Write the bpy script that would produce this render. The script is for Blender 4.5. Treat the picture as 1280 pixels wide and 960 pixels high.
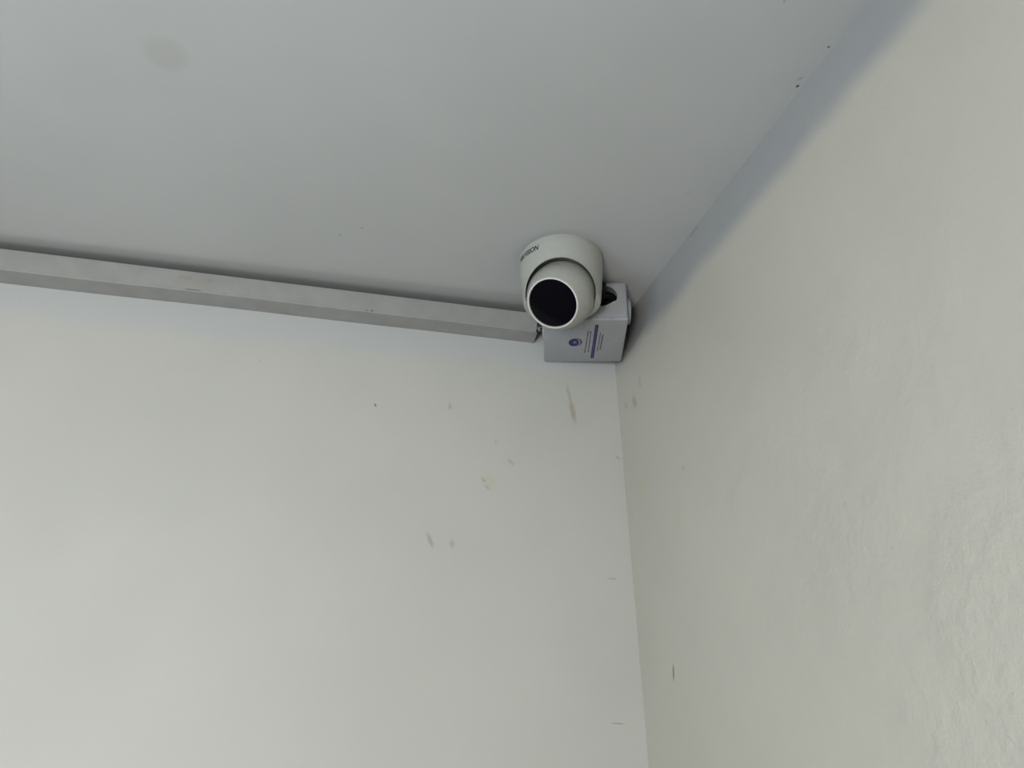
import bpy, bmesh, math, random
from mathutils import Vector, Matrix

for o in list(bpy.data.objects):
    bpy.data.objects.remove(o)
S = bpy.context.scene
COL = S.collection
H = 2.5                      # ceiling height; the room corner is the origin in x and y

# ------------------------------------------------------------------ camera
cam_d = bpy.data.cameras.new('camera')
cam = bpy.data.objects.new('camera', cam_d)
COL.objects.link(cam)
cam_d.sensor_width = 36.0
cam_d.lens = 27.0
cam_d.clip_start = 0.02
cam.matrix_world = Matrix((
    (0.9671283, -0.0947734, -0.2359678, -0.3919068),
    (-0.2537220, -0.4215668, -0.8705783, -0.8912016),
    (-0.0169685, 0.9018312, -0.4317552, H - 0.5365582),
    (0, 0, 0, 1)))
S.camera = cam

# ------------------------------------------------------------------ world, daylight, exposure
w = bpy.data.worlds.new('sky')
S.world = w
w.use_nodes = True
bg = w.node_tree.nodes['Background']
bg.inputs['Color'].default_value = (0.75, 0.87, 1.0, 1)
bg.inputs['Strength'].default_value = 0.3


def area(name, loc, direction, sx, sy, power, col):
    d = bpy.data.lights.new(name, 'AREA')
    d.shape = 'RECTANGLE'
    d.size, d.size_y = sx, sy
    d.energy = power
    d.color = col
    o = bpy.data.objects.new(name, d)
    COL.objects.link(o)
    o.location = loc
    o.rotation_euler = Vector(direction).to_track_quat('-Z', 'Y').to_euler()
    return o


# a small entrance lobby: daylight enters by a window in the front wall, behind the camera's left
# shoulder, and by a long transom high in the left wall
RX0, RY0 = -1.30, -1.58
TRANS = (-1.50, -0.66, H - 0.76, H - 0.36)     # y0, y1, z0, z1 of the transom in the left wall
WIN = (-1.20, -0.74, H - 1.08, H - 0.60)       # x0, x1, z0, z1 of the window in the front wall
area('transom_daylight', (RX0 - 0.05, (TRANS[0] + TRANS[1]) / 2, (TRANS[2] + TRANS[3]) / 2), (1, 0, 0),
     TRANS[1] - TRANS[0], TRANS[3] - TRANS[2], 12.6, (0.68, 0.865, 1.0))
area('window_daylight', ((WIN[0] + WIN[1]) / 2, RY0 - 0.05, (WIN[2] + WIN[3]) / 2), (0, 1, 0),
     WIN[1] - WIN[0], WIN[3] - WIN[2], 28.2, (1.0, 0.98, 0.945))

vs = S.view_settings
vs.view_transform = 'Standard'
vs.look = 'None'
vs.gamma = 1.0
vs.use_curve_mapping = False
vs.exposure = 0.0


# ------------------------------------------------------------------ helpers
def link(name, me, mat=None, parent=None, smooth=False, angle=None):
    o = bpy.data.objects.new(name, me)
    COL.objects.link(o)
    if mat is not None and not me.materials:
        me.materials.append(mat)
    if parent is not None:
        o.parent = parent
    if smooth:
        for p in me.polygons:
            p.use_smooth = True
        if angle:
            me.set_sharp_from_angle(angle=math.radians(angle))
    return o


def mesh_of(bm, name='mesh'):
    bmesh.ops.recalc_face_normals(bm, faces=bm.faces)
    me = bpy.data.meshes.new(name)
    bm.to_mesh(me)
    bm.free()
    return me


def box_bm(x0, x1, y0, y1, z0, z1, bevel=0, seg=3, bm=None):
    own = bm is None
    if own:
        bm = bmesh.new()
    r = bmesh.ops.create_cube(bm, size=1)
    for v in r['verts']:
        v.co = Vector(((x0 + x1) / 2 + v.co.x * (x1 - x0), (y0 + y1) / 2 + v.co.y * (y1 - y0),
                       (z0 + z1) / 2 + v.co.z * (z1 - z0)))
    if bevel:
        es = {e for v in r['verts'] for e in v.link_edges}
        bmesh.ops.bevel(bm, geom=list(es), offset=bevel, segments=seg, profile=0.5, affect='EDGES')
    return bm


def revolve(profile, n=96, close=True):
    """profile: list of (r, z); revolved round z.  r == 0 ends become poles."""
    bm = bmesh.new()
    rings = []
    for r, z in profile:
        if r < 1e-6:
            rings.append([bm.verts.new((0, 0, z))])
        else:
            rings.append([bm.verts.new((r * math.cos(2 * math.pi * i / n), r * math.sin(2 * math.pi * i / n), z))
                          for i in range(n)])
    pairs = list(zip(rings, rings[1:]))
    if close and len(rings[0]) > 1 and len(rings[-1]) > 1:
        pairs.append((rings[-1], rings[0]))
    for a, b in pairs:
        for i in range(n):
            j = (i + 1) % n
            if len(a) == 1 and len(b) == 1:
                continue
            if len(a) == 1:
                bm.faces.new((a[0], b[i], b[j]))
            elif len(b) == 1:
                bm.faces.new((a[i], a[j], b[0]))
            else:
                bm.faces.new((a[i], a[j], b[j], b[i]))
    return bm


def tube_bm(pts, r, n=12, samples=10, bm=None):
    """Catmull-Rom tube with closed ends."""
    bm = bm or bmesh.new()
    P = [Vector(p) for p in pts]
    Q = [P[0] * 2 - P[1]] + P + [P[-1] * 2 - P[-2]]
    path = []
    for i in range(1, len(Q) - 2):
        for k in range(samples):
            t = k / samples
            a, b, c, d = Q[i - 1], Q[i], Q[i + 1], Q[i + 2]
            path.append(0.5 * ((2 * b) + (c - a) * t + (2 * a - 5 * b + 4 * c - d) * t * t
                               + (3 * b - a - 3 * c + d) * t ** 3))
    path.append(P[-1])
    ref = Vector((0.31, 0.52, 0.79))
    rings = []
    for i, p in enumerate(path):
        t = (path[min(i + 1, len(path) - 1)] - path[max(i - 1, 0)]).normalized()
        u = t.cross(ref).normalized()
        ref = u.cross(t).normalized()
        v = t.cross(u)
        rings.append([bm.verts.new(p + r * (u * math.cos(2 * math.pi * k / n) + v * math.sin(2 * math.pi * k / n)))
                      for k in range(n)])
    for a, b in zip(rings, rings[1:]):
        for i in range(n):
            j = (i + 1) % n
            bm.faces.new((a[i], a[j], b[j], b[i]))
    bm.faces.new(rings[0])
    bm.faces.new(rings[-1])
    return bm


def boolean(me, cutters):
    """me minus every cutter mesh; returns a new mesh."""
    base = bpy.data.objects.new('boolean_base', me)
    COL.objects.link(base)
    tmp = [base]
    for c in cutters:
        k = bpy.data.objects.new('boolean_cutter', c)
        COL.objects.link(k)
        tmp.append(k)
        m = base.modifiers.new('cut', 'BOOLEAN')
        m.operation = 'DIFFERENCE'
        m.solver = 'EXACT'
        m.object = k
    dg = bpy.context.evaluated_depsgraph_get()
    dg.update()
    out = bpy.data.meshes.new_from_object(base.evaluated_get(dg))
    for t in tmp:
        bpy.data.objects.remove(t)
    out.materials.clear()
    return out


def empty(name, loc, label, cat, group=None):
    o = bpy.data.objects.new(name, None)
    COL.objects.link(o)
    o.location = loc
    o.empty_display_size = 0.02
    o['label'] = label
    o['category'] = cat
    if group:
        o['group'] = group
    return o


# ------------------------------------------------------------------ materials
class NT:
    def __init__(self, name):
        self.m = bpy.data.materials.new(name)
        self.m.use_nodes = True
        self.t = self.m.node_tree
        self.b = self.t.nodes['Principled BSDF']

    def n(self, typ, **kw):
        x = self.t.nodes.new(typ)
        for k, v in kw.items():
            setattr(x, k, v)
        return x

    def l(self, a, b):
        self.t.links.new(a, b)

    def mix(self, fac, a, b):
        x = self.n('ShaderNodeMix', data_type='RGBA')
        for sock, v in ((x.inputs[0], fac), (x.inputs[6], a), (x.inputs[7], b)):
            if isinstance(v, bpy.types.NodeSocket):
                self.l(v, sock)
            else:
                sock.default_value = v
        return x.outputs[2]

    def math(self, op, a, b=None, c=None):
        x = self.n('ShaderNodeMath', operation=op)
        for i, v in enumerate((a, b, c)):
            if v is None:
                continue
            if isinstance(v, bpy.types.NodeSocket):
                self.l(v, x.inputs[i])
            else:
                x.inputs[i].default_value = v
        return x.outputs[0]

    def noise(self, vec, scale, detail=3, rough=0.55):
        x = self.n('ShaderNodeTexNoise')
        x.inputs['Scale'].default_value = scale
        x.inputs['Detail'].default_value = detail
        x.inputs['Roughness'].default_value = rough
        self.l(vec, x.inputs['Vector'])
        return x

    def ramp(self, val, a, b, lo=0.0, hi=1.0, smooth=True):
        x = self.n('ShaderNodeMapRange')
        x.interpolation_type = 'SMOOTHSTEP' if smooth else 'LINEAR'
        self.l(val, x.inputs['Value'])
        for k, v in (('From Min', a), ('From Max', b), ('To Min', lo), ('To Max', hi)):
            x.inputs[k].default_value = v
        return x.outputs['Result']


def plain(name, col, rough=0.45, spec=0.4, grain=0.03, scale=220, bump=0.0, dirt=None):
    """Painted or moulded plastic with faint procedural mottling."""
    k = NT(name)
    co = k.n('ShaderNodeTexCoord').outputs['Object']
    ns = k.noise(co, scale, 3)
    f = k.ramp(ns.outputs['Fac'], 0.3, 0.7, 1 - grain, 1 + grain)
    hsv = k.n('ShaderNodeHueSaturation')
    hsv.inputs['Color'].default_value = (*col, 1)
    k.l(f, hsv.inputs['Value'])
    out = hsv.outputs['Color']
    if dirt:
        n2 = k.noise(co, dirt[1], 4, 0.6)
        m = k.ramp(n2.outputs['Fac'], 0.52, 0.75, 0, dirt[2])
        out = k.mix(m, out, (*dirt[0], 1))
    k.l(out, k.b.inputs['Base Color'])
    k.b.inputs['Roughness'].default_value = rough
    k.b.inputs['Specular IOR Level'].default_value = spec
    if bump:
        bp = k.n('ShaderNodeBump')
        bp.inputs['Strength'].default_value = bump
        bp.inputs['Distance'].default_value = 0.0006
        k.l(ns.outputs['Fac'], bp.inputs['Height'])
        k.l(bp.outputs['Normal'], k.b.inputs['Normal'])
    return k.m


STAIN = {'g': (0.16, 0.155, 0.13, 1), 'b': (0.22, 0.16, 0.09, 1), 'o': (0.42, 0.37, 0.22, 1),
         'k': (0.02, 0.02, 0.02, 1), 'd': (0.29, 0.275, 0.24, 1)}

CEIL_COL = (0.42, 0.427, 0.425)
WALL_COL = (0.50, 0.492, 0.452)


def plaster(name, col, marks=(), axes=(0, 2), band=None, relief=0.25, trowel=False,
            band_col=CEIL_COL, rough=0.72, spec=0.25):
    """Emulsion on hand-trowelled plaster.  marks: stains and scuffs (u, v, degrees, half length,
    half width, strength, kind) in metres on the plane spanned by axes, v measured from the ceiling.
    band: depth below the ceiling down to which band_col replaces the wall colour."""
    k = NT(name)
    co = k.n('ShaderNodeTexCoord').outputs['Object']
    big = k.noise(co, 5.0, 3)
    fine = k.noise(co, 150.0, 4, 0.6)
    c1 = k.mix(k.ramp(big.outputs['Fac'], 0.3, 0.7), (*[c * 0.975 for c in col], 1), (*[min(1, c * 1.02) for c in col], 1))
    sep = k.n('ShaderNodeSeparateXYZ')
    k.l(co, sep.inputs[0])
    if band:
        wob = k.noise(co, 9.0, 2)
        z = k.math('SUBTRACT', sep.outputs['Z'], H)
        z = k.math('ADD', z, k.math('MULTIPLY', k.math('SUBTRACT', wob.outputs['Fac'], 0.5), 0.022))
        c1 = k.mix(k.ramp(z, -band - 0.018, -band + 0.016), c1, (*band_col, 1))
    # distorted coordinates give the stains ragged outlines
    dn = k.noise(co, 420.0, 3)
    off = k.n('ShaderNodeVectorMath', operation='MULTIPLY_ADD')
    k.l(dn.outputs['Color'], off.inputs[0])
    off.inputs[1].default_value = (0.010, 0.010, 0.010)
    off.inputs[2].default_value = (-0.005, -0.005, -0.005)
    for (u, v, deg, L, W, st, kind) in marks:
        add = k.n('ShaderNodeVectorMath', operation='MULTIPLY_ADD')
        q = min(1.0, W / 0.0035) * 0.8
        k.l(off.outputs[0], add.inputs[0])
        add.inputs[1].default_value = (q, q, q)
        k.l(co, add.inputs[2])
        mp = k.n('ShaderNodeMapping', vector_type='TEXTURE')
        loc, rot, sc = [0, 0, 0], [0, 0, 0], [1, 1, 1]
        a = math.radians(deg)
        if axes == (0, 2):
            loc = [u, 0, H + v]; rot = [0, -a, 0]; sc = [L, 0.05, W]
        elif axes == (1, 2):
            loc = [0, u, H + v]; rot = [a, 0, 0]; sc = [0.05, L, W]
        else:
            loc = [u, v, H]; rot = [0, 0, a]; sc = [L, W, 0.05]
        mp.inputs['Location'].default_value = loc
        mp.inputs['Rotation'].default_value = rot
        mp.inputs['Scale'].default_value = sc
        k.l(add.outputs[0], mp.inputs['Vector'])
        ln = k.n('ShaderNodeVectorMath', operation='LENGTH')
        k.l(mp.outputs[0], ln.inputs[0])
        m = k.ramp(ln.outputs['Value'], 1.25, 0.35 if kind != 'd' else 0.6, 0.0, st)
        c1 = k.mix(m, c1, STAIN[kind])
    k.l(c1, k.b.inputs['Base Color'])
    k.b.inputs['Roughness'].default_value = rough
    k.b.inputs['Specular IOR Level'].default_value = spec
    hgt = k.math('MULTIPLY', fine.outputs['Fac'], 0.35)
    if trowel:
        tn = k.noise(co, 62.0, 5, 0.6)
        tm = k.noise(co, 7.0, 2)
        patch = k.ramp(tm.outputs['Fac'], 0.40, 0.64, 0.25, 1.0)
        ym = k.math('MULTIPLY', k.ramp(sep.outputs['Y'], -0.20, -0.48), k.ramp(sep.outputs['Z'], H - 0.10, H - 0.42))
        hgt = k.math('ADD', hgt, k.math('MULTIPLY', k.math('MULTIPLY', tn.outputs['Fac'], 3.0),
                                        k.math('MULTIPLY', patch, ym)))
    und = k.noise(co, 14.0, 2)
    hgt = k.math('ADD', hgt, k.math('MULTIPLY', und.outputs['Fac'], 2.0))
    bp = k.n('ShaderNodeBump')
    bp.inputs['Strength'].default_value = relief
    bp.inputs['Distance'].default_value = 0.002
    k.l(hgt, bp.inputs['Height'])
    k.l(bp.outputs['Normal'], k.b.inputs['Normal'])
    return k.m


M = {}
M['ceiling'] = plaster('ceiling_paint', CEIL_COL, axes=(0, 1), relief=0.2, marks=[
    (-0.5477, -0.3693, -13.85, 0.0185, 0.0185, 0.22, 'd'),
    (-0.0052, -0.4673, 22.95, 0.00150, 0.00150, 0.95, 'k'),
    (-0.0080, -0.4750, -52.96, 0.00363, 0.00153, 0.40, 'g'),
    (-0.0040, -0.5114, 25.27, 0.00120, 0.00110, 0.90, 'k'),
    (-0.3682, -0.1669, 51.94, 0.00170, 0.00170, 0.60, 'g'),
    (-0.3911, -0.1488, 30.77, 0.00150, 0.00180, 0.40, 'g'),
    (-0.3749, -0.0545, 61.40, 0.00206, 0.00223, 0.60, 'g'),
    (-0.0660, -0.5411, 25.35, 0.00158, 0.00100, 0.50, 'g'),
    (-0.0350, -0.3093, 124.01, 0.00294, 0.00201, 0.20, 'g')])
M['wall_back'] = plaster('back_wall_paint', (0.445, 0.438, 0.405), axes=(0, 2), band=0.066, relief=0.2, marks=[
    (-0.0710, -0.1006, -80.20, 0.01667, 0.00239, 0.30, 'g'),
    (-0.0667, -0.1267, -81.53, 0.01896, 0.00412, 0.45, 'b'),
    (-0.1811, -0.2331, -86.95, 0.01244, 0.00721, 0.30, 'o'),
    (-0.1893, -0.2311, -63.18, 0.00470, 0.00264, 0.35, 'g'),
    (-0.1847, -0.2407, -38.05, 0.00493, 0.00212, 0.30, 'g'),
    (-0.1539, -0.2048, -43.97, 0.00642, 0.00278, 0.28, 'g'),
    (-0.2334, -0.1352, -95.52, 0.00585, 0.00259, 0.28, 'g'),
    (-0.2542, -0.3096, -66.98, 0.01058, 0.00287, 0.42, 'g'),
    (-0.2278, -0.3132, -89.03, 0.00527, 0.00289, 0.33, 'g'),
    (-0.3279, -0.1429, -65.07, 0.00266, 0.00128, 0.80, 'k'),
    (-0.0277, -0.3471, -2.46, 0.00690, 0.00123, 0.45, 'g'),
    (-0.0332, -0.5098, -3.39, 0.00866, 0.00090, 0.55, 'g'),
    (-0.0074, -0.1876, -44.86, 0.00388, 0.00184, 0.40, 'g'),
    (-0.1735, -0.1798, -99.43, 0.00441, 0.00208, 0.20, 'g'),
    (-0.4717, -0.0966, -42.93, 0.00196, 0.00102, 0.25, 'g')])
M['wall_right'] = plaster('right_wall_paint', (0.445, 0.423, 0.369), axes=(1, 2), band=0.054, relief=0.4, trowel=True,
                         band_col=(0.29, 0.292, 0.297), rough=0.36, spec=0.6, marks=[  # strip under the ceiling, darker and greyer than the wall below
    (-0.0521, -0.1290, -114.54, 0.01168, 0.00609, 0.42, 'g'),
    (-0.0249, -0.1224, -140.36, 0.00948, 0.00356, 0.28, 'g'),
    (-0.0734, -0.1096, -86.74, 0.00973, 0.00385, 0.25, 'g'),
    (-0.0859, -0.4630, -79.91, 0.00900, 0.00194, 0.75, 'k'),
    (-0.1335, -0.3091, -70.21, 0.01353, 0.00780, 0.25, 'o'),
    (-0.1615, -0.2567, -142.51, 0.00547, 0.00260, 0.25, 'g'),
    (-0.0473, -0.2492, -63.35, 0.02040, 0.01090, 0.20, 'o'),
    (-0.2520, -0.0035, 2.0, 0.01300, 0.00150, 0.60, 'g')])
M['wall'] = plain('unseen_wall_dark_paint', (0.20, 0.18, 0.15), 0.7, 0.25, 0.04, 5)  # unseen walls, toned dark to cut the bounced light
M['floor'] = plain('floor_screed', (0.14, 0.13, 0.12), 0.6, 0.3, 0.08, 12)
M['frame'] = plain('window_frame_paint', (0.7, 0.7, 0.68), 0.5)
M['dome'] = plain('dome_plastic', (0.35, 0.352, 0.325), 0.36, 0.45, 0.02, 300, dirt=((0.50, 0.46, 0.34), 40, 0.25))
M['ring'] = plain('ring_plastic', (0.55, 0.55, 0.53), 0.25, 0.5, 0.01)
M['glass'] = plain('smoked_window', (0.003, 0.003, 0.005), 0.08, 0.08, 0.0)
M['lens'] = plain('lens_black', (0.001, 0.001, 0.002), 0.15, 0.1, 0.0)
M['box'] = plain('box_plastic', (0.305, 0.315, 0.335), 0.42, 0.4, 0.02, 260, dirt=((0.42, 0.42, 0.40), 60, 0.2))
M['inside'] = plain('putty_grey', (0.45, 0.43, 0.38), 0.7, 0.2)
M['black'] = plain('cable_sheath', (0.012, 0.012, 0.013), 0.5, 0.3, 0.0)
M['cream'] = plain('pale_filler', (0.50, 0.48, 0.40), 0.5, 0.3, 0.02)
M['print_dark'] = plain('print_grey', (0.10, 0.095, 0.14), 0.6, 0.2, 0.1)
M['print_purple'] = plain('print_purple', (0.022, 0.014, 0.095), 0.5, 0.3, 0.06)
M['print_lilac'] = plain('print_lilac', (0.15, 0.13, 0.27), 0.6, 0.2, 0.04)
M['letter'] = plain('letter_black', (0.015, 0.015, 0.015), 0.5, 0.2, 0.0)


def trunk_mat():
    """Grey plastic trunking: rubbed brown and chipped in a few places."""
    k = NT('trunking_plastic')
    co = k.n('ShaderNodeTexCoord').outputs['Object']
    ns = k.noise(co, 30, 3)
    c = k.mix(k.ramp(ns.outputs['Fac'], 0.3, 0.7), (0.275, 0.272, 0.262, 1), (0.305, 0.302, 0.290, 1))
    dn = k.noise(co, 300, 3)
    for x, z, L, W, st, colr in ((-0.567, -0.0105, 0.010, 0.004, 0.45, (0.25, 0.22, 0.17, 1)),
                                 (-0.540, -0.0110, 0.006, 0.004, 0.40, (0.25, 0.22, 0.17, 1)),
                                 (-0.560, -0.0180, 0.018, 0.009, 0.22, (0.30, 0.27, 0.20, 1)),
                                 (-0.556, -0.0262, 0.012, 0.0012, 0.7, (0.10, 0.09, 0.08, 1)),
                                 (-0.520, -0.0262, 0.004, 0.0008, 0.6, (0.12, 0.11, 0.10, 1)),
                                 (-0.3492, -0.0268, 0.0013, 0.0012, 0.9, (0.03, 0.03, 0.03, 1)),
                                 (-0.3422, -0.0262, 0.0016, 0.0013, 0.9, (0.03, 0.03, 0.03, 1)),
                                 (-0.160, -0.0230, 0.012, 0.003, 0.25, (0.33, 0.28, 0.20, 1))):
        mp = k.n('ShaderNodeMapping', vector_type='TEXTURE')
        mp.inputs['Location'].default_value = (x, -0.033, H + z)
        mp.inputs['Scale'].default_value = (L, 0.02, W)
        k.l(co, mp.inputs['Vector'])
        ln = k.n('ShaderNodeVectorMath', operation='LENGTH')
        k.l(mp.outputs[0], ln.inputs[0])
        d = k.math('ADD', ln.outputs['Value'], k.math('MULTIPLY', k.math('SUBTRACT', dn.outputs['Fac'], 0.5), 1.2))
        c = k.mix(k.ramp(d, 1.15, 0.5, 0, st), c, colr)
    k.l(c, k.b.inputs['Base Color'])
    k.b.inputs['Roughness'].default_value = 0.5
    k.b.inputs['Specular IOR Level'].default_value = 0.35
    return k.m


M['trunk'] = trunk_mat()


# ------------------------------------------------------------------ room shell
def struct(name, bm, mat, label=None):
    o = link(name, mesh_of(bm, name), mat)
    o['kind'] = 'structure'
    if label:
        o['label'] = label
    return o


T = 0.12
struct('floor', box_bm(RX0 - T, T, RY0 - T, T, -T, 0), M['floor'])
# plastered ceiling: flat, but given a slight lift at the back wall to shade the strip above the trunking
b = bmesh.new()
XS = [RX0 - T, -1.0, -0.8, -0.65, -0.5, -0.35, -0.2, -0.1, 0.0, T]
LIFT = 0.0165
PY = [(-1.0, 0.0), (-0.16, 0.0)] + [(i / 10, LIFT * (i / 10) ** 1.15) for i in range(11)]
rows = []
for xx in XS:
    ys0 = -0.075 + 0.018 * min(0.7, max(0.0, -xx - 0.1))
    row = []
    for i, (t, dz) in enumerate(PY):
        yy = RY0 - T if i == 0 else ys0 * (1 - t)
        row.append(b.verts.new((xx, yy, H + dz)))
    row.append(b.verts.new((xx, T, H + LIFT)))
    rows.append(row)
tops = [(b.verts.new((xx, RY0 - T, H + T)), b.verts.new((xx, T, H + T))) for xx in XS]
for p, q in zip(rows, rows[1:]):
    for j in range(len(p) - 1):
        b.faces.new((p[j], p[j + 1], q[j + 1], q[j]))
for p, q in zip(tops, tops[1:]):
    b.faces.new((p[0], p[1], q[1], q[0]))
for i in range(len(XS) - 1):
    b.faces.new((rows[i][0], rows[i + 1][0], tops[i + 1][0], tops[i][0]))
    b.faces.new((rows[i][-1], tops[i][1], tops[i + 1][1], rows[i + 1][-1]))
b.faces.new([*rows[0], tops[0][1], tops[0][0]])
b.faces.new([*rows[-1], tops[-1][1], tops[-1][0]])
ce = struct('ceiling', b, M['ceiling'])
for p in ce.data.polygons:
    p.use_smooth = True
ce.data.set_sharp_from_angle(angle=math.radians(50))
struct('wall_back', box_bm(RX0 - T, T, 0, T, 0, H + LIFT), M['wall_back'])
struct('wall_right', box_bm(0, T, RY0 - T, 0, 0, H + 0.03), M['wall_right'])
b = box_bm(RX0 - T, RX0, RY0, TRANS[0], 0, H)
box_bm(RX0 - T, RX0, TRANS[1], 0, 0, H, bm=b)
box_bm(RX0 - T, RX0, TRANS[0], TRANS[1], 0, TRANS[2], bm=b)
box_bm(RX0 - T, RX0, TRANS[0], TRANS[1], TRANS[3], H, bm=b)
struct('wall_left', b, M['wall'])
b = box_bm(RX0 - T, WIN[0], RY0 - T, RY0, 0, H)
box_bm(WIN[1], 0, RY0 - T, RY0, 0, H, bm=b)
box_bm(WIN[0], WIN[1], RY0 - T, RY0, 0, WIN[2], bm=b)
box_bm(WIN[0], WIN[1], RY0 - T, RY0, WIN[3], H, bm=b)
struct('wall_front', b, M['wall'])


def window(name, loc, rz, wd, ht):
    """casing lining the reveal of an opening"""
    e = bpy.data.objects.new(name, None)
    COL.objects.link(e)
    e.location = loc
    e.rotation_euler = (0, 0, rz)
    e['kind'] = 'structure'
    hw = wd / 2
    for (x0, x1, z0, z1) in ((-hw, hw, 0, 0.025), (-hw, hw, ht - 0.025, ht),
                             (-hw, -hw + 0.025, 0.025, ht - 0.025), (hw - 0.025, hw, 0.025, ht - 0.025)):
        link('window_frame', mesh_of(box_bm(x0, x1, -0.045, -0.005, z0, z1, 0.003, 1)), M['frame'], e)


window('window_1', ((WIN[0] + WIN[1]) / 2, RY0, WIN[2]), 0, WIN[1] - WIN[0], WIN[3] - WIN[2])
window('window_2', (RX0, (TRANS[0] + TRANS[1]) / 2, TRANS[2]), -math.pi / 2, TRANS[1] - TRANS[0], TRANS[3] - TRANS[2])

# ------------------------------------------------------------------ cable trunking along the back wall
TX0, TX1 = RX0, -0.1195
TD, TH = 0.0325, 0.0285        # depth from the wall, height under the ceiling
trunk = empty('cable_trunking', (TX1, 0, H),
              'grey plastic cable trunking running along the wall under the ceiling', 'trunking')


def profile_run(name, prof, xa, xb, bevel=0.0, end=None):
    """prof: closed (y, z) outline swept along x from xa to xb; end(y, z) shifts the far end (broken edge)."""
    bm = bmesh.new()
    xs = [xa + (xb - xa) * i / 40 for i in range(41)]
    rings = []
    for i, x in enumerate(xs):
        ring = []
        for (y, z) in prof:
            xx = x + (end(y, z) if end and i == 40 else 0)
            sag = 0.0004 * math.sin(x * 9.0) + 0.0003 * math.sin(x * 23 + 1)
            ring.append(bm.verts.new((xx, y, z + sag * (1 if z < -0.004 else 0))))
        rings.append(ring)
    n = len(prof)
    for p, q in zip(rings, rings[1:]):
        for i in range(n):
            j = (i + 1) % n
            bm.faces.new((p[i], p[j], q[j], q[i]))
    bm.faces.new(rings[0])
    bm.faces.new(rings[-1])
    return mesh_of(bm, name)


g = 0.0008
base_prof = [(-0.0005, -g), (-TD + 0.004, -g), (-TD + 0.004, -g - 0.0014), (-0.002, -g - 0.0014),
             (-0.002, -TH + 0.0018), (-TD + 0.004, -TH + 0.0018), (-TD + 0.004, -TH + 0.0004), (-0.0005, -TH + 0.0004)]
lid_prof = [(-TD + 0.0072, -0.0002), (-TD + 0.0012, -0.0002), (-TD + 0.0003, -0.0006), (-TD, -0.0015),
            (-TD, -TH + 0.0020), (-TD - 0.0004, -TH + 0.0012), (-TD - 0.0002, -TH + 0.0002), (-TD + 0.0008, -TH - 0.0004),
            (-TD + 0.0072, -TH - 0.0004), (-TD + 0.0072, -TH + 0.0004), (-TD + 0.0018, -TH + 0.0006),
            (-TD + 0.0014, -0.0016), (-TD + 0.0072, -0.0014)]


def off_end(prof):
    return [(y, z) for y, z in prof]


ob = link('channel_base', profile_run('channel_base', base_prof, TX0, TX1 + 0.001,
                                      end=lambda y, z: -0.003 if y < -0.02 and z < -0.015 else 0.0), M['trunk'])
ob.location = (0, 0, H)
ol = link('cover', profile_run('cover', lid_prof, TX0, TX1 - 0.001,
                               end=lambda y, z: -0.0035 if z < -TH + 0.003 else 0.0), M['trunk'])
ol.location = (0, 0, H)
for o in (ob, ol):
    # keep object coordinates in world metres for the wear marks
    o.data.transform(Matrix.Translation((0, 0, H)))
    o.location = (0, 0, 0)
    o.parent = trunk
    o.matrix_parent_inverse = Matrix.Translation((-TX1, 0, -H))
# broken flap of plastic left standing at the cut end
fl = bmesh.new()
vs_ = [fl.verts.new(v) for v in ((0, -0.0300, -0.0270), (0.0045, -0.0290, -0.0205), (0.0030, -0.0285, -0.0190), (-0.004, -0.0300, -0.0200))]
f0 = fl.faces.new(vs_)
ex = bmesh.ops.extrude_face_region(fl, geom=[f0])
for v in ex['geom']:
    if isinstance(v, bmesh.types.BMVert):
        v.co.y += 0.0012
link('torn_edge', mesh_of(fl), M['trunk'], trunk)

# ------------------------------------------------------------------ junction box in the corner
BW, BD, BH = 0.1043, 0.1127, 0.0555
BZ = -0.0038
jb = empty('junction_box', (-0.0696, -0.0713, H),
           'pale grey plastic junction box with purple print, wedged in the ceiling corner', 'junction box')
jb.rotation_euler = (0, 0.0348, -0.3053)
x, y = BW / 2, BD / 2
LIDT = 0.006
outer = mesh_of(box_bm(-x, x, -y, y, BZ - BH + LIDT - 0.0045, BZ, 0.0035, 3))
inner = mesh_of(box_bm(-x + 0.0022, x - 0.0022, -y + 0.0022, y - 0.0022, BZ - BH - 0.01, BZ - 0.0025))


def cyl_mesh(r, p, direction, length, n=48):
    bm = revolve([(0, -length / 2), (r, -length / 2), (r, length / 2), (0, length / 2)], n, close=False)
    me = mesh_of(bm)
    rot = Vector(direction).to_track_quat('Z', 'Y').to_matrix().to_4x4()
    me.transform(Matrix.Translation(p) @ rot)
    return me


HX, HZ = 0.0248, BZ - 0.0211
body = boolean(outer, [inner, cyl_mesh(0.0150, (HX, -y, HZ), (0, 1, 0), 0.012),
                       cyl_mesh(0.0085, (-x, 0.030, BZ - 0.022), (1, 0, 0), 0.012)])
link('body', body, M['box'], jb, smooth=True, angle=40)
lid_o = link('lid', mesh_of(box_bm(-x - 0.0004, x + 0.0004, -y - 0.0004, y + 0.0004, BZ - BH, BZ - BH + LIDT - 0.0003, 0.0026, 4)),
             M['box'], jb, smooth=True, angle=40)
# packing strip holding it to the ceiling
link('mounting_plate', mesh_of(box_bm(-x + 0.012, x - 0.012, -y + 0.014, y - 0.014, BZ, -0.0016, 0.0006, 1)), M['box'], jb)


def turned(name, prof, p, direction, mat, parent, n=48):
    me = mesh_of(revolve(prof, n, close=prof[0][0] > 0 and prof[-1][0] > 0))
    rot = Vector(direction).to_track_quat('Z', 'Y').to_matrix().to_4x4()
    me.transform(Matrix.Translation(p) @ rot)
    return link(name, me, mat, parent, smooth=True, angle=35)


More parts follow.
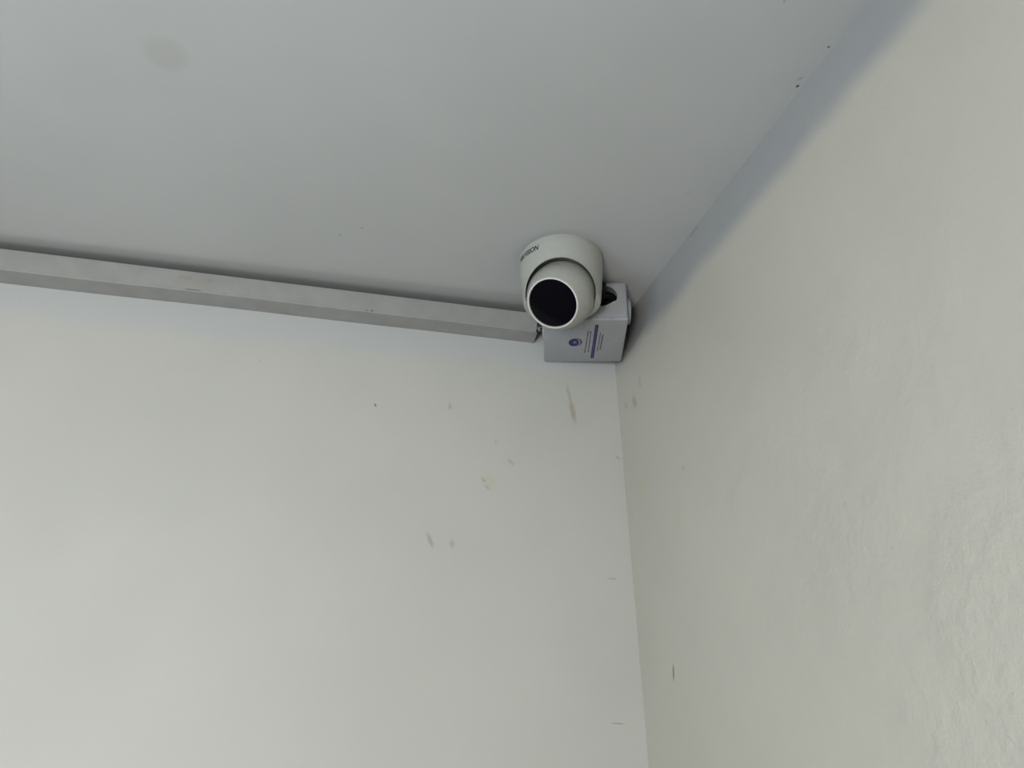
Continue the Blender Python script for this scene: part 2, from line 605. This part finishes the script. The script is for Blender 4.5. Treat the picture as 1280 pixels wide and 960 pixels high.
boss = [(0, 0.0062), (0.0095, 0.0062), (0.0098, 0.0056), (0.0120, 0.0056), (0.0124, 0.0062), (0.0150, 0.0060), (0.0162, 0.0048),
        (0.0168, 0.0022), (0.0172, 0), (0, 0)]
turned('knockout_plug', boss, (x - 0.0001, -0.027, BZ - 0.0265), (1, 0, 0), M['box'], jb)
turned('knockout_plug', [(r * 0.62, h * 0.35) for r, h in boss], (x - 0.0001, 0.032, BZ - 0.030), (1, 0, 0), M['box'], jb)
turned('cable_collar', [(0.0088, 0), (0.0118, 0), (0.0116, 0.0020), (0.0108, 0.0026), (0.0088, 0.0026)],
       (-x + 0.0001, 0.030, BZ - 0.022), (-1, 0, 0), M['box'], jb)

# print on the lid: bar, emblem and rows of very small type, all flat ink on the underside
ZP = BZ - BH


def ink(name, polys, mat, zoff=0.00012, label=None):
    bm = bmesh.new()
    for pl in polys:
        f = bm.faces.new([bm.verts.new((px, py, ZP - zoff)) for px, py in pl])
        r = bmesh.ops.extrude_face_region(bm, geom=[f])
        for v in r['geom']:
            if isinstance(v, bmesh.types.BMVert):
                v.co.z += zoff + 0.00008
    o = link(name, mesh_of(bm), mat, lid_o)
    if label:
        o['label'] = label
    return o


def quad_between(p, q, wd):
    p, q = Vector(p), Vector(q)
    n = (q - p).normalized()
    n = Vector((-n.y, n.x)) * wd / 2
    return [tuple(p + n), tuple(q + n), tuple(q - n), tuple(p - n)]


ink('printed_bar', [quad_between((0.0144, -0.0450), (0.0122, 0.0445), 0.0043)], M['print_purple'], label='purple printed bar')


def words(p, q, wd, seed, lo=0.0018, hi=0.006):
    """a row of type too small to read: a run of word-length ticks"""
    rnd = random.Random(seed)
    p, q = Vector(p), Vector(q)
    L = (q - p).length
    d = (q - p) / L
    out, t = [], 0.0
    while t < L - 0.0008:
        s = min(rnd.uniform(lo, hi), L - t)
        out.append(quad_between(p + d * t, p + d * (t + s), wd * rnd.uniform(0.8, 1.1)))
        t += s + rnd.uniform(0.0006, 0.0010)
    return out


ink('printed_line', words((0.0140, -0.0425), (0.0121, 0.0425), 0.0007, 5), M['print_lilac'], 0.0002)
ink('printed_line', words((0.0043, -0.0300), (0.0018, 0.0293), 0.0016, 1), M['print_dark'])
ink('printed_line', words((0.0077, -0.0289), (0.0065, 0.0271), 0.0014, 2), M['print_dark'])
ink('printed_line', words((0.0198, -0.0246), (0.0184, 0.0250), 0.0013, 3), M['print_dark'])
ink('printed_line', words((0.0233, -0.0204), (0.0218, 0.0206), 0.0019, 4), M['print_dark'])


def ell(cx, cy, rx, ry, a0=0, a1=360, n=40):
    return [(cx + rx * math.cos(math.radians(a0 + (a1 - a0) * i / n)), cy + ry * math.sin(math.radians(a0 + (a1 - a0) * i / n)))
            for i in range(n + (a1 - a0 < 360))]


def arc_band(cx, cy, rx, ry, wd, a0, a1, n=16):
    ps = []
    for i in range(n):
        t0, t1 = a0 + (a1 - a0) * i / n, a0 + (a1 - a0) * (i + 1) / n
        pp = []
        for t, s in ((t0, 1), (t1, 1), (t1, -1), (t0, -1)):
            t = math.radians(t)
            k = math.sin(math.pi * max(0.08, min(0.92, (i + 0.5) / n)))
            pp.append((cx + (rx + s * wd / 2 * k) * math.cos(t), cy + (ry + s * wd / 2 * k) * math.sin(t)))
        ps.append(pp)
    return ps


em = ink('emblem', [ell(-0.0132, 0.0006, 0.0068, 0.0098)], M['print_purple'], label='round purple emblem with a swoosh')
ink('emblem_face', [ell(-0.0120, 0.0000, 0.0026, 0.0040)], M['print_lilac'], 0.0002)
ink('emblem_swoosh', arc_band(-0.0110, 0.0000, 0.0074, 0.0098, 0.0019, -110, 75), M['print_purple'], 0.0002)
# moulded pip on the lid
turned('moulding_mark', [(0, 0.0005), (0.0016, 0.0005), (0.0022, 0), (0, 0)], (0.0406, -0.018, ZP + 0.0001), (0, 0, -1), M['box'], lid_o, 20)

# ------------------------------------------------------------------ turret security camera on the ceiling
DX, DY = -0.132, -0.164
cctv = empty('security_camera', (DX, DY, H),
             'white turret security camera with round black lens window on the ceiling', 'security camera')
turned('base_plate', [(0, 0), (0.0462, 0), (0.0462, -0.0075), (0, -0.0075)], (0, 0, 0), (0, 0, 1), M['dome'], cctv, 64)
prof = [(0, -0.0058), (0.0498, -0.0058), (0.0504, -0.0062), (0.0506, -0.0070)]
for i in range(1, 15):
    t = i / 14
    prof.append((0.0506 - 0.0046 * t ** 1.35, -0.0070 - 0.0525 * t))
prof += [(0.0454, -0.0640), (0.0448, -0.0656), (0.0440, -0.0666), (0.0430, -0.0670), (0, -0.0670)]
shell = mesh_of(revolve(prof, 128, close=False))
BC = Vector((-0.0003, 0.0, -0.0525))
axis = Vector((-0.2947, -0.8033, -0.5176)).normalized()


def ball_mesh(r, c, n=64):
    p = [(r * math.sin(math.pi * i / 32), -r * math.cos(math.pi * i / 32)) for i in range(33)]
    p[0] = (0, -r)
    p[-1] = (0, r)
    me = mesh_of(revolve(p, n, close=False))
    me.transform(Matrix.Translation(c))
    return me


open_c = BC + Vector((-0.0010, 0.0, 0.0008))
cut_plane_cyl = cyl_mesh(0.0405, open_c + axis * 0.05, axis, 0.10, 96)
housing = boolean(shell, [ball_mesh(0.0405, BC + Vector((0, 0, 0.0002))), cut_plane_cyl])
ho = link('housing', housing, M['dome'], cctv, smooth=True, angle=28)

# eyeball: sphere drawn out into a short barrel that carries the window
nrm = Vector((-0.505, -0.485, -0.715)).normalized()
R = 0.0399
TF = 0.0352
prof = [(0, -R)]
for i in range(1, 25):
    a = math.pi * i / 24 * 0.56
    prof.append((R * math.sin(a), -R * math.cos(a)))
r0, z0 = prof[-1]
for i in range(1, 9):
    t = i / 8
    prof.append((r0 + (0.0312 - r0) * t ** 1.75, z0 + (TF - 0.0016 - z0) * t))
prof += [(0.0308, TF - 0.0007), (0.0299, TF - 0.0001), (0.0292, TF), (0.0284, TF - 0.0004), (0.0281, TF - 0.0012), (0.0281, TF - 0.0040), (0, TF - 0.0040)]
rot = nrm.to_track_quat('Z', 'Y').to_matrix().to_4x4()


def eye_part(name, prof, mat, parent, n=96):
    me = mesh_of(revolve(prof, n, close=False))
    me.transform(Matrix.Translation(BC) @ rot)
    return link(name, me, mat, parent, smooth=True, angle=35)


eye = eye_part('eyeball', prof, M['dome'], cctv)
eye_part('trim_ring', [(0.0283, TF - 0.0008), (0.0287, TF + 0.0002), (0.0296, TF + 0.0002), (0.0302, TF - 0.0003), (0.0302, TF - 0.0012), (0.0283, TF - 0.0012), (0.0283, TF - 0.0008)],
         M['ring'], eye)
win = eye_part('lens_window', [(0, TF - 0.0008), (0.0262, TF - 0.0008), (0.0278, TF - 0.0012), (0.0281, TF - 0.0030), (0, TF - 0.0030)], M['glass'], eye)
win['label'] = 'glossy black lens window'

# lettering printed round the rim of the housing
fc = bpy.data.curves.new('lettering', 'FONT')
fc.body = 'HIKVISION'
fc.size = 1.0
fc.shear = 0.22
fc.offset = 0.026
fc.space_character = 0.98
fc.resolution_u = 3
fo = bpy.data.objects.new('lettering_curve', fc)
COL.objects.link(fo)
dg = bpy.context.evaluated_depsgraph_get()
dg.update()
tm = bpy.data.meshes.new_from_object(fo.evaluated_get(dg))
bpy.data.objects.remove(fo)
xs = [v.co.x for v in tm.vertices]
ys = [v.co.y for v in tm.vertices]
bm = bmesh.new()
bm.from_mesh(tm)
bmesh.ops.triangulate(bm, faces=bm.faces)
A0, A1, ZT0, ZT1 = math.radians(182), math.radians(222.5), -0.0178, -0.0112
for v in bm.verts:
    u = (v.co.x - min(xs)) / (max(xs) - min(xs))
    q = (v.co.y - min(ys)) / (max(ys) - min(ys))
    a = A0 + (A1 - A0) * u
    z = ZT0 + (ZT1 - ZT0) * q
    t = max(0, (-0.0070 - z) / 0.0525)
    rr = 0.0506 - 0.0046 * t ** 1.35 + 0.00012
    v.co = Vector((rr * math.cos(a), rr * math.sin(a), z))
lt = link('lettering', mesh_of(bm), M['letter'], ho)
lt['label'] = 'black maker lettering'

# ------------------------------------------------------------------ cables
Rj = jb.rotation_euler.to_matrix()


def J(u, v, zz):
    return Vector((-0.0696, -0.0713, H)) + Rj @ Vector((u, v, zz))


def cable(name, pts, r, mat, label, group=None):
    o = link(name, mesh_of(tube_bm(pts, r)), mat, None, smooth=True)
    o['label'] = label
    o['category'] = 'cable'
    if group:
        o['group'] = group
    return o


cable('camera_cable', [(DX + 0.030, DY + 0.0365, H - 0.0035), (DX + 0.041, DY + 0.0375, H - 0.0050),
                       J(0.0215, -y - 0.0045, -0.0085), J(0.0230, -y - 0.0010, -0.0165), J(0.0220, -y + 0.012, -0.0250),
                       J(0.005, -y + 0.030, -0.032), J(-0.02, -y + 0.05, -0.036)], 0.0026, M['black'],
      'black cable from the security camera into the hole in the box')
cable('dark_filler_coil', [J(-0.035, -0.042, -0.038), J(0.010, -0.044, -0.044), J(0.034, -0.040, -0.037), J(0.041, -0.020, -0.030),  # added black coil, keeps the inside of the hole dark
                       J(0.030, 0.010, -0.022), J(0.000, -0.010, -0.018), J(0.012, -0.038, -0.016), J(0.034, -0.036, -0.014),
                       J(0.040, 0.000, -0.016), J(0.020, 0.030, -0.02), J(-0.02, 0.03, -0.03)], 0.0056, M['black'],
      'thick black coil added inside the box to darken its round hole')
cable('pale_filler_tube', [J(0.008, -0.048, -0.0385), J(0.026, -0.0515, -0.0375), J(0.0400, -0.0490, -0.0290), J(0.046, -0.030, -0.024), J(0.044, 0.010, -0.03)], 0.0022, M['cream'],  # added pale tube, stands for the lit inside wall of the box
      'cream tube added for the pale lit inside at the lower rim of the round hole')
cable('gap_dark_cable', [(-0.30, -0.012, H - 0.018), (-0.17, -0.012, H - 0.018), (-0.128, -0.016, H - 0.019),  # added to make the gap between trunking and box dark
                         J(-x - 0.004, 0.030, BZ - 0.021), J(-x + 0.010, 0.030, BZ - 0.022), J(-x + 0.030, 0.025, BZ - 0.03)], 0.0045, M['black'],
      'black cable added from the trunking end into the box to darken the gap')
